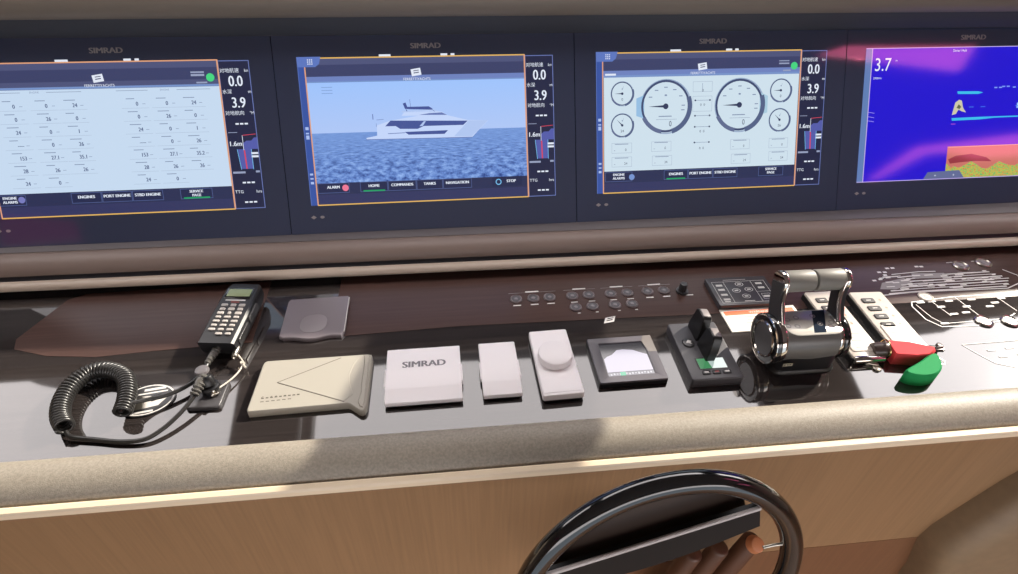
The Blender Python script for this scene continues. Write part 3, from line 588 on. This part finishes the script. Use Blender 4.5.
F.poly([(-34, -6), (-10, 10), (34, 2), (20, -16), (-14, -20)], steel, 2); F.rect(-20, -28, 14, -24, wprint, 3); F.poly([(4, 6), (20, 10), (26, 0), (8, -6)], blk, 3)
b2 = bmesh.new(); loft(b2, [[(r*.001*math.cos(2*math.pi*i/40)*44, r*.001*math.sin(2*math.pi*i/40)*34, z) for i in range(40)] for r, z in ((1, 0), (1, .002), (.98, .0028))]); link('badge_plate', b2, blk_s, ov)
F.build('badge_print', ov, loc=(0, 0, .0028))

# ------------------------------------------------------------------ covers and instruments in the front row
tr_ = empty('grey_tray', (.019, -.232, 0), (0, 0, 0), 'square grey plastic plate with wavy front edge behind the ivory chevron cover', 'tray')
b = bmesh.new()
pts = [(-.056, .058), (.058, .060), (.061, .054)] + [(.061, y) for y in (.0, -.045)] + [(.056, -.056)] + [(.04-.08*i/10, -.056-.006*math.sin(math.pi*i/10)**2*1.2+.002) for i in range(11)] + [(-.052, -.054), (-.060, -.048), (-.060, .05)]
pts = list(reversed(pts)); prism(b, pts, .0, .008, .002); link('plate', b, mat('tray_grey', (118, 110, 114), .22, spec=.6), tr_)
b = bmesh.new(); tube(b, [(.0605, .054, .0078), (.0605, .0, .0078), (.0605, -.046, .0078)], .0011, 8); link('bright_edge', b, mat('pale_edge', (200, 196, 192), .25), tr_)
b = bmesh.new(); plate(b, .05, .05, .0008, .02, .0004, c=(0, -.018, .0078)); link('embossed_mark', b, mat('tray_grey2', (126, 118, 121), .35), tr_)

cv = empty('chevron_cover', (.04, -.404, 0), label='ivory plastic cover with a grooved arrow shape, leftmost of the front row', cat='cover')
cv.scale = (1, 1, .82)
def cl(p): return [(x-.04, y+.404) for x, y in p]
b = bmesh.new()
base = [(-.055, -.462), (.104, -.460), (.109, -.462), (.124, -.4755), (.129, -.4775), (.1335, -.4755), (.1365, -.468), (.1385, -.355), (.136, -.349), (.130, -.347), (-.046, -.347), (-.051, -.350), (-.053, -.356), (-.058, -.455)]
prism(b, cl(base), .0, .0165, .003); link('shell', b, cream_p, cv, 40)
b = bmesh.new(); prism(b, cl([(-.018, -.402), (.098, -.4545), (.112, -.440), (.104, -.415), (.102, -.395), (.107, -.372), (.116, -.354), (.083, -.354)]), .0163, .0172, .0006); link('arrow_panel', b, cream_p, cv, 30)
b = bmesh.new(); prism(b, cl([(.125, -.468), (.131, -.471), (.1335, -.464), (.1345, -.36), (.131, -.352), (.124, -.352), (.1255, -.38), (.124, -.41), (.1245, -.44), (.121, -.458)]), .0163, .0188, .0022); link('side_ridge', b, cream_p, cv, 50)
F = Flat(); 
for a, c_ in (((83, -353.5), (-19, -402)), ((-19, -402), (99, -455))): F.line((a[0]-40, a[1]+404), (c_[0]-40, c_[1]+404), 1.8, cream_g, 1)
F.build('grooves', cv, loc=(0, 0, .0166))
F = Flat()
for i in range(9): F.rect(-79+i*7.2, -32+i*.35, -79+i*7.2+4.4, -29.5+i*.35, cream_g, 1)
for i in range(6): F.rect(-79+i*8.8, -39+i*.4, -79+i*8.8+5.5, -37.4+i*.4, cream_g, 1)
for i in (0, 2, 3, 5, 8): F.line((-79+i*7.2, -29), (-76+i*7.2, -27), 1, cream_g, 1)
F.build('embossed_lettering', cv, loc=(0, 0, .0166))
def device_cover(x0, x1, y0, y1, label, logo=None, rz=0):
    cx, cy = (x0+x1)/2, (y0+y1)/2; wd, dp = x1-x0, y1-y0
    t = empty('instrument_cover', (cx, cy, 0), (0, 0, rz), label, 'cover', None)
    b = bmesh.new(); plate(b, wd-.006, dp-.006, .006, .004, .001); link('backing_tray', b, blk, t)
    b = bmesh.new()
    prof = [(-dp/2, .0055), (-dp/2, .010), (-dp/2+.0015, .0125), (-dp/2+.027, .0172), (-dp/2+.0285, .0176), (dp/2-.020, .0176), (dp/2-.0185, .0172), (dp/2-.001, .0150), (dp/2, .013), (dp/2, .0055)]
    rings = []
    for x, k in ((-wd/2, .93), (-wd/2+.0012, 1.), (wd/2-.0012, 1.), (wd/2, .93)): rings.append([(x, y*(.985 if k < 1 else 1), .0055+(z-.0055)*(k if k < 1 else 1)) for y, z in prof])
    loft(b, rings); link('cover_shell', b, white_p, t, 20)
    for s in (-1, 1):
        b = bmesh.new(); plate(b, .003, .040, .009, .0012, .001, c=(s*(wd/2+.0008), -.004, .0055)); link('side_tab', b, white_p, t)
    if logo:
        F = Flat(); F.text(logo, 1, 19, 20, logo_g, 1, sx=1.1, bold=.9); F.build('brand_lettering', t, loc=(0, 0, .0177))
    return t
device_cover(.165, .296, -.467, -.343, 'square white plastic cover printed SIMRAD in grey', 'SIMRAD')
device_cover(.331, .398, -.466, -.342, 'narrow blank white plastic cover right of the square white cover', None)
t = empty('dial_cover', (.4655, -.401, 0), (0, 0, R_(1)), 'tall white plastic cover with a raised round dial cap', 'cover')
b = bmesh.new(); plate(b, .066, .152, .007, .004, .001); link('backing_tray', b, blk, t)
b = bmesh.new(); plate(b, .072, .158, .0125, .004, .002, c=(0, 0, .006)); link('cover_shell', b, white_p, t)
b = bmesh.new(); plate(b, .068, .034, .0006, .002, .0004, c=(0, -.056, .0185)); link('front_step', b, white_p, t)
b = bmesh.new()
pr = [(.0315, .0), (.0312, .010), (.030, .0125), (.027, .0138), (0.0001, .0142)]
loft(b, [[(r*math.cos(2*math.pi*i/48), r*math.sin(2*math.pi*i/48), z) for i in range(48)] for r, z in pr]); link('dial_cap', b, white_p, t, 40, loc=(.001, .008, .0185))

t = empty('square_instrument', (.5975, -.402, 0), (0, 0, R_(0)), 'square dark instrument with grey frame and small glowing screen, right of the dial cover', 'instrument')
b = bmesh.new(); plate(b, .124, .110, .010, .002, .0015)
for f in [f for f in b.faces if f.normal.z > .9 or True]: pass
link('frame_base', b, blk, t)
b = bmesh.new()
outr = rrect(.124, .110, .003, 4); inn = rrect(.086, .080, .002, 4)
loft(b, [[(x, y, .008) for x, y in outr], [(x, y, .0115) for x, y in outr], [(x*.985, y*.985, .0125) for x, y in outr], [(x*1.03, y*1.03, .0125) for x, y in inn], [(x, y, .0115) for x, y in inn], [(x, y, .0102) for x, y in inn]], cap0=False, cap1=False)
link('frame', b, mat('frame_grey', (84, 80, 86), .3), t)
F = Flat(); F.rect(-43, -40, 43, 40, em((62, 60, 68), .5), .5)
F.poly([(-42, -30), (42, -30), (42, 8), (30, 14), (18, 21), (0, 24), (-12, 23), (-24, 12), (-34, 8), (-41, 2)], em((196, 190, 206)), 1)
F.rect(-42, -40, 42, -31, em((120, 118, 126)), 1)
for i in range(14): F.rect(-38+i*5.6, -38+(i % 3), -35+i*5.6, -34+(i % 2), em((190, 190, 196)), 2)
F.rect(-20, -40, -10, -31, em((30, 176, 128)), 3); F.line((-42, -30.5), (42, -30.5), .8, em((90, 90, 100)), 3)
F.build('lit_screen', t, loc=(0, 0, .0103))
b = bmesh.new(); prism(b, [(.046, .054), (.040, .040), (.046, .012), (.0615, .012), (.061, .0545)][::-1], .0122, .0128); link('glossy_corner', b, mat('corner_grey', (124, 118, 114), .15), t)

t = empty('thruster_controller', (.745, -.400, 0), (0, 0, R_(-1)), 'black thruster controller with two upright paddles and small green and white screen', 'controller')
b = bmesh.new(); plate(b, .094, .144, .019, .004, .002); link('base', b, mat('controller_face', (70, 68, 72), .35), t)
def paddle(y):
    b = bmesh.new(); pf = [(-.024, .0), (.020, .0), (.022, .012), (.016, .046), (.010, .050), (-.012, .051), (-.017, .047), (-.023, .020)]
    rings = [[(x, y_+k*0, z) for y_, z in pf] for x, k in ((-.0065, 0), (.0065, 0))]
    rings = [[(-.009, a*.92, c_*.985) for a, c_ in pf], [(-.0075, a, c_) for a, c_ in pf], [(.0075, a, c_) for a, c_ in pf], [(.009, a*.92, c_*.985) for a, c_ in pf]]
    loft(b, rings); o = link('paddle', b, blk, t, 40, loc=(.0, y, .018), rot=(0, R_(8), 0))
    b = bmesh.new(); plate(b, .014, .021, .0012, .002, .0006, c=(0, -.001, .0505)); link('paddle_cap', b, mgrey, o)
paddle(.046); paddle(-.006)
b = bmesh.new(); cyl(b, (0, 0, 0), (0, 0, .003), .012, .011, bev=.001); link('selector_button', b, blk_s, t, loc=(-.024, .018, .0188))
F = Flat(); F.poly([(-6, -2), (0, 6), (7, 2), (3, 0), (5, -6), (-1, -3)], wprint, 1); F.build('selector_mark', t, loc=(-.024, .018, .0218))
F = Flat(); F.rect(-27, -49, 29, -21, blk, .5); F.rect(-24, -47, 26, -23, em((176, 196, 190)), 1); F.poly([(-24, -47), (-2, -47), (-4, -32), (-9, -23), (-24, -23)], em((70, 140, 92)), 2); F.build('lit_screen', t, loc=(0, 0, .0190))
for i, mm in enumerate((dgrey, mat('red_key', (160, 50, 50), .4), dgrey)):
    b = bmesh.new(); plate(b, .015, .0085, .0022, .002, .0008); o = link('key', b, blk, t, loc=(-.017+i*.019, -.057, .0188))
    F = Flat(); F.rect(-4, -1.5, 4, 1.8, [wprint, mm, wprint][i], 1); F.build('key_mark', o, loc=(0, 0, .0022))

t = empty('button_keypad', (.896, -.2345, 0), (0, 0, R_(-1)), 'flat black rectangular keypad with white outlined symbols behind the white card', 'keypad')
b = bmesh.new(); plate(b, .134, .090, .012, .004, .0015); link('housing', b, mat('keypad_face', (66, 64, 68), .22), t)
F = Flat(); LN = mat('keypad_print', (190, 188, 184), .4)
F.frame(-58, -38, 58, 30, .9, LN, 1); F.rect(-30, 34, 20, 36, wprint_d, 1); F.line((-32, -38), (-32, 30), .9, LN, 1); F.line((28, -38), (28, 30), .9, LN, 1); F.line((28, -6), (58, -6), .7, LN, 1)
for x, y, r in ((0, 20, 9), (-14, 0, 9), (14, 2, 9), (0, -19, 9)): F.ring(x, y, r, 1.4, LN, 1, 20, ry=r*.75); F.rect(x-4, y-2, x+4, y+2, LN, 2)
for x, y in ((-45, 18), (-45, 4), (-45, -12), (-45, -27), (43, 20), (43, 6), (43, -22)): F.rect(x-7, y-3, x+7, y+3, LN, 2)
F.frame(34, -30, 53, -13, .8, LN, 1); F.rect(-52, -35, -40, -32, LN, 1); F.rect(-10, -35, 12, -33, LN, 1)
F.build('keypad_symbols', t, loc=(0, 0, .0121))

t = empty('warning_card', (.908, -.312, .0), (0, 0, 0), 'white warning card with an orange header bar behind the throttle', 'card')
b = bmesh.new(); plate(b, .160, .066, .0022, .001, .0004); link('card', b, paper, t)
F = Flat(); F.rect(-74, 14, 74, 26, orange, 1); F.text('WARNING', 0, 20, 9, paper, 2)
for i, (a, c_) in enumerate(((-50, 44), (-34, 50), (-40, 46), (-30, 30))): F.rect(a, 6-8*i, c_, 7.6-8*i, mat('grey_text', (120, 116, 112), .5), 1)
F.build('card_print', t, loc=(0, 0, .0023))

# ------------------------------------------------------------------ switch strips right of the throttle
def switch_strip(x, y, wd, dp, rz, label, red=False):
    t = empty('switch_strip', (x, y, 0), (0, 0, rz), label, 'switch panel', 'silver switch strips')
    b = bmesh.new(); plate(b, wd, dp, .013, .004, .001); link('side_housing', b, blk, t)
    b = bmesh.new(); plate(b, wd-.003, dp-.003, .004, .005, .0016, c=(0, 0, .0128)); link('face_plate', b, mat('strip_face', (190, 182, 170), .25, spec=.7), t)
    n = 4
    for i in range(n):
        b = bmesh.new(); plate(b, wd*.36, .014, .0022, .003, .001); o = link('switch_key', b, mat('strip_key', (62, 59, 60), .6, spec=.2), t, loc=(-wd*.12, dp/2-.030-i*.024, .0166))
        F = Flat(); F.rect(-5, -.8, 5, .8, wprint, 1); F.build('key_mark', o, loc=(0, 0, .0022))
    for i in range(4):
        F = Flat(); F.rect(0, -3, 11, -1.4, wprint_d, 1); F.disc(5, 4, 3, mat('amber_mark', (176, 110, 84), .5), 1, 12); F.rect(0, 9, 8, 10.2, wprint_d, 1)
        F.build('key_symbol', t, loc=(wd*.17, dp/2-.032-i*.024, .0169))
    b = bmesh.new(); plate(b, wd*.74, dp*.36, .0022, .004, .001, c=(0, -dp*.24, .0166)); o = link('lower_plate', b, mat('strip_white', (216, 206, 196), .3), t)
    F = Flat()
    for i in range(5): F.rect(-wd*220, -dp*1000*.38+i*9, -wd*220+(18 if i % 2 else 28), -dp*1000*.38+i*9+1.6, wprint_d, 1)
    F.build('strip_lettering', t, loc=(0, 0, .0190))
    b = bmesh.new(); cyl(b, (-wd/2+.004, -dp/2+.001, .010), (wd/2-.004, -dp/2+.001, .010), .0075, n=20, bev=.001); link('chrome_end', b, chrome, t)
    if red:
        b = bmesh.new(); cyl(b, (0, 0, 0), (0, 0, .005), .015, .013, bev=.001); link('red_button', b, mat('orange_button', (220, 96, 60), .4), t, loc=(wd*.2, dp/2-.05, .0166))
    return t
switch_strip(1.048, -.352, .066, .190, R_(-1), 'silver switch strip with an orange button, partly hidden behind the throttle', True)
switch_strip(1.143, -.359, .074, .184, R_(-3), 'silver switch strip with four dark square keys, above the red float')

# ------------------------------------------------------------------ twin throttle
t = empty('twin_throttle', (.918, -.418, 0), (0, 0, R_(-1)), 'black twin engine throttle with two chrome armed levers', 'throttle')
xl, xr_ = -.070, .056; zc = .054; mg = mat('throttle_body_m', (92, 89, 85), .32, spec=.6)
b = bmesh.new(); n = 44; rings = []
for x, r in ((xl+.010, .038), (xl+.012, .041), (0, .043), (xr_-.012, .041), (xr_-.010, .038)):
    rings.append([(x, r*math.cos(2*math.pi*i/n), min(zc+r*math.sin(2*math.pi*i/n), zc+.034)) for i in range(n)])
loft(b, rings); link('barrel', b, mg, t, 35)
b = bmesh.new(); loft(b, [[(x*s, y*s+o_, z) for x, y in rrect(.116, .078, .02)] for s, o_, z in ((1.08, 0, 0), (1.06, 0, .004), (1.0, 0, .007), (.98, 0, .055))]); link('pedestal', b, blk, t, 35)
b = bmesh.new(); loft(b, [[(x, y, zc+.0335+z) for x, y in rrect(.104-i_, .062-i_, .02)] for z, i_ in ((0, 0), (.0015, 0), (.0025, .003))]); link('top_plate', b, mat('silver_top', (206, 202, 192), .2, spec=.8), t)
F = Flat(); F.poly([(-8, -28), (16, 28), (40, 28), (14, -28)], mat('reflection_dark', (34, 44, 58), .1), 1)  # diagonal dark band paints a reflection on the top plate
for x, y in ((-40, 8), (-30, -10), (-22, 12), (-46, -8), (30, -14), (44, 4), (36, -4), (10, 14), (14, -6)): F.ring(x, y, 5, 1.2, wprint_d, 2, 14); F.rect(x-2, y-1, x+2, y+1, wprint, 2)
F.build('top_print_and_reflection', t, loc=(0, 0, zc+.0361))
for s, xx in ((-1, xl), (1, xr_)):
    ax = (s, 0, 0)
    b = bmesh.new(); R0 = .047 if s < 0 else .042; cyl(b, (xx-s*.014, 0, zc), (xx-s*.004, 0, zc), R0-.002, bev=.001, n=48); o = link('hub_collar', b, chrome, t)
    b = bmesh.new(); cyl(b, (xx-s*.004, 0, zc), (xx+s*.006, 0, zc), R0, R0-.001, bev=.002, n=48); link('hub_disc', b, blk_g, t)
    b = bmesh.new(); ringx(b, (xx+s*.005, 0, zc), ax, R0-.0005, R0-.004, .0025, 48); ringx(b, (xx+s*.005, 0, zc), ax, .034, .030, .004, 48); link('hub_ring', b, chrome, t)
    b = bmesh.new(); cyl(b, (xx+s*.004, 0, zc), (xx+s*.0075, 0, zc), .033, .031, n=40); link('hub_face', b, mat('hub_grey', (92, 90, 92), .2, metal=.4), t)
    # lever arm
    hx = -.048 if s < 0 else .070
    a0 = Vector((xx-s*.007, .006, zc+.036)); a1 = Vector((hx-s*.000, .052, .142)); d = (a1-a0)
    b = bmesh.new(); N = 8; rings = []
    for i in range(N+1):
        q = i/N; p = a0.lerp(a1, q)+Vector((0, .006*math.sin(q*math.pi), 0)); wv = .019-.004*math.sin(q*math.pi); tv = .0045
        side = Vector((0, 1, -.45)).normalized()
        rings.append([p+side*a*wv+Vector((c_*tv, 0, 0)) for a, c_ in ((-1, -1), (-.85, 0), (-1, 1), (1, 1), (.85, 0), (1, -1))])
    loft(b, rings); o = link('lever_arm', b, blk_s, t, 30)
    b = bmesh.new()
    tube(b, [a0.lerp(a1, i/8)+Vector((-s*.005, .006*math.sin(i/8*math.pi), 0))+Vector((0, -1, .45)).normalized()*(.017-.004*math.sin(i/8*math.pi)) for i in range(9)], .0036, 8); link('chrome_edge', b, chrome, o, 60)
    b = bmesh.new(); cyl(b, (hx+s*.004, .052, .142), (hx-s*.005, .052, .142), .0205, .0205, bev=.002, n=36); link('chrome_cap', b, chrome, o)
    b = bmesh.new(); x2 = .010 if s < 0 else .013
    cyl(b, (hx-s*.004, .052, .142), (x2, .052, .142), .0195, .0195, bev=.003, n=40); link('grip', b, mat('grip_grey', (120, 117, 110), .5, spec=.4), o, 40)
b = bmesh.new(); cyl(b, (.003, .052, .142), (.020, .052, .142), .012, n=20); link('grip_spindle', b, blk, t)
F = Flat(); F.rect(-9, -3.5, 9, 3.5, mat('beige_tag', (150, 142, 122), .4), 1)
for i in range(3): F.rect(-7+i*5, -1.5, -4+i*5, 1.5, dgrey, 2)
F.build('maker_tag', t, loc=(-.044, -.0445, .030), rot=(R_(88), 0, 0))

# ------------------------------------------------------------------ float key rings
t = empty('key_float', (1.132, -.440, 0), (0, 0, R_(-9)), 'red foam key float lying below the switch strip, with dark fob and keys', 'key float', 'foam key floats')
b = bmesh.new(); prism(b, [(-.040, -.019), (.0, -.021), (.025, -.016), (.042, -.002), (.044, .004), (.040, .008), (.0, .019), (-.036, .020), (-.041, .016)], .0, .026, .004); link('foam_body', b, red_m, t, 50)
b = bmesh.new(); cyl(b, (-.072, .000, .0150), (-.043, 0, .018), .0140, .0155, bev=.003, n=24); link('dark_fob', b, mat('fob_brown', (64, 52, 48), .3), t)
b = bmesh.new(); tube(b, [(-.049+.0, .0175*math.cos(2*math.pi*i/20), .0195+.0175*math.sin(2*math.pi*i/20)) for i in range(20)], .0013, 6, closed=True); link('brass_ring', b, mat('brass', (190, 160, 110), .2, metal=1), t)
b = bmesh.new(); plate(b, .020, .011, .002, .003, .0006, c=(-.078, -.020, .0)); cyl(b, (-.090, -.022, .004), (-.066, -.026, .003), .0028, bev=.0006, n=12); cyl(b, (-.070, -.032, 0), (-.070, -.032, .0025), .008, bev=.0008); link('house_key', b, steel, t)
b = bmesh.new(); plate(b, .026, .012, .006, .003, .001, c=(.056, .014, .010)); cyl(b, (.044, .010, .012), (.066, .016, .016), .004, bev=.001); cyl(b, (.062, .020, .002), (.064, .020, .018), .006, bev=.001); link('boat_key', b, mat('key_bow', (92, 84, 82), .25, metal=.6), t)
t = empty('key_float', (1.127, -.482, 0), (0, 0, R_(24)), 'green foam key float lying nearest the padded roll', 'key float', 'foam key floats')
b = bmesh.new(); el = [(.047*math.cos(2*math.pi*i/40), .017*math.sin(2*math.pi*i/40)+.006*math.cos(4*math.pi*i/40)) for i in range(40)]
prism(b, el, .0, .026, .004); link('foam_body', b, green_m, t, 50)
b = bmesh.new(); tube(b, [(.050+.008*math.cos(2*math.pi*i/16), -.004+.008*math.sin(2*math.pi*i/16), .012) for i in range(16)], .0012, 6, closed=True); link('split_ring', b, steel, t)

# ------------------------------------------------------------------ steering wheel
wn_ = Vector((math.sin(.066)*math.sin(1.345), -math.sin(1.345)*math.cos(.066), math.cos(1.345))).normalized()
wc = Vector((.539, -.790, -.018)); e1 = wn_.cross(Vector((0, 1, 0))).normalized(); e1 = -e1 if e1.x < 0 else e1; e2 = wn_.cross(e1)
e2 = -e2 if e2.z < 0 else e2; wzv = e1.cross(e2)
wh = empty('steering_wheel', wc, label='glossy black steering wheel in front of the tan console face', cat='steering wheel')
wh.rotation_euler = Matrix((e1, e2, wzv)).transposed().to_euler()
b = bmesh.new(); tube(b, [(.19*math.cos(2*math.pi*i/96), .19*math.sin(2*math.pi*i/96), 0) for i in range(96)], .0145, 20, closed=True); link('rim', b, blk_g, wh, 80)
b = bmesh.new(); p0 = Vector((-.171, .027, 0)); p1 = Vector((.079, .157, 0)); d = (p1-p0).normalized(); nn = Vector((d.y, -d.x, 0))
loft(b, [[p+Vector((0, 0, .004)), p+nn*w_+Vector((0, 0, .003)), p+nn*w_+Vector((0, 0, -.008)), p+Vector((0, 0, -.006))] for p, w_ in ((p0.lerp(p1, i/12), .036+.012*math.sin(i/12*math.pi)) for i in range(13))])
link('spoke', b, mat('spoke_black', (20, 18, 18), .5, spec=.25), wh, 40)
b = bmesh.new(); tube(b, [p0.lerp(p1, i/12)+Vector((0, 0, .004)) for i in range(13)], .0030, 8); link('spoke_highlight', b, mat('spoke_highlight', (190, 182, 180), .35), wh, 60)  # pale tube paints the highlight along the spoke's top edge
b = bmesh.new(); arc = [(.170*math.cos(R_(a_)), .170*math.sin(R_(a_))) for a_ in range(66, 171, 5)]+[(-.165, .0), (.09, .125)]; prism(b, arc, -.024, -.018, .001); link('dark_plate', b, mat('dark_plate_brown', (58, 48, 43), .3, spec=.4), wh, 30)  # dark brown plate set back behind the upper spoke
b = bmesh.new(); p2 = Vector((.150, .095, 0)); p3 = Vector((.020, .020, 0)); d2 = (p3-p2).normalized(); n2 = Vector((-d2.y, d2.x, 0)); n2 = -n2 if n2.y > 0 else n2
loft(b, [[p+Vector((0, 0, .003)), p+n2*.03+Vector((0, 0, .002)), p+n2*.03+Vector((0, 0, -.008)), p+Vector((0, 0, -.006))] for p in (Vector((.182, .028, 0)).lerp(Vector((.02, -.03, 0)), i/6) for i in range(7))]); link('lower_spoke', b, mat('spoke_black', (20, 18, 18), .5, spec=.25), wh, 40)
b = bmesh.new(); tube(b, [(.124, .084, .0), (.136, .090, .001), (.176, .098, .0)], .0022, 8); link('lower_spoke_highlight', b, steel, wh, 60)  # bright line standing in for the highlight on the lower spoke's edge
b = bmesh.new(); cyl(b, (0, -.08, -.03), (0, -.08, -.01), .036, .034, bev=.006, n=40); tube(b, [(0, -.09, -.025), (0, -.13, -.08), (0, -.19, -.15)], .026, 20); link('hub', b, mat('spoke_black', (20, 18, 18), .5, spec=.25), wh)

# ------------------------------------------------------------------ leather pieces low by the wheel and at the starboard corner
for x, zt, lab, cap_ in ((.682, -.215, 'brown leather bolster seen through the wheel, farthest from the pale cap', False), (.728, -.205, 'brown leather bolster seen through the wheel, between its two neighbours', False), (.783, -.19, 'brown leather bolster with a pale peach end cap seen through the wheel', True)):
    t = empty('leather_bolster', (x, -.66, zt), (0, R_(9), 0), lab, 'bolster', 'leather bolsters behind the wheel')
    b = bmesh.new(); cyl(b, (0, 0, -.30), (0, 0, 0), .0205, .0165, bev=.005, n=28); link('padded_body', b, brownl, t, 50)
    if cap_: b = bmesh.new(); cyl(b, (0, -.006, -.006), (0, -.014, .008), .0155, .013, bev=.003, n=28); link('end_cap', b, peach, t)
t = empty('knee_cushion', (1.40, -.635, -1.0), (0, 0, 0), 'tan leather knee cushion against the console face at the lower right corner', 'cushion')
b = bmesh.new(); ol = [(-.13, .0), (-.135, .40), (-.15, .52), (-.175, .605), (-.185, .645), (-.18, .69), (-.155, .755), (-.12, .84), (-.08, .91), (.10, .95), (.30, .96), (.34, .90), (.34, 0)]
ccx, ccy = .08, .45
loft(b, [[(ccx+(x-ccx)*k, y, ccy+(z-ccy)*k) for x, z in ol] for y, k in ((.026, .97), (.026, 1), (-.01, 1), (-.03, .975), (-.042, .93), (-.048, .85))]); link('cushion_pad', b, tan_l, t, 60)
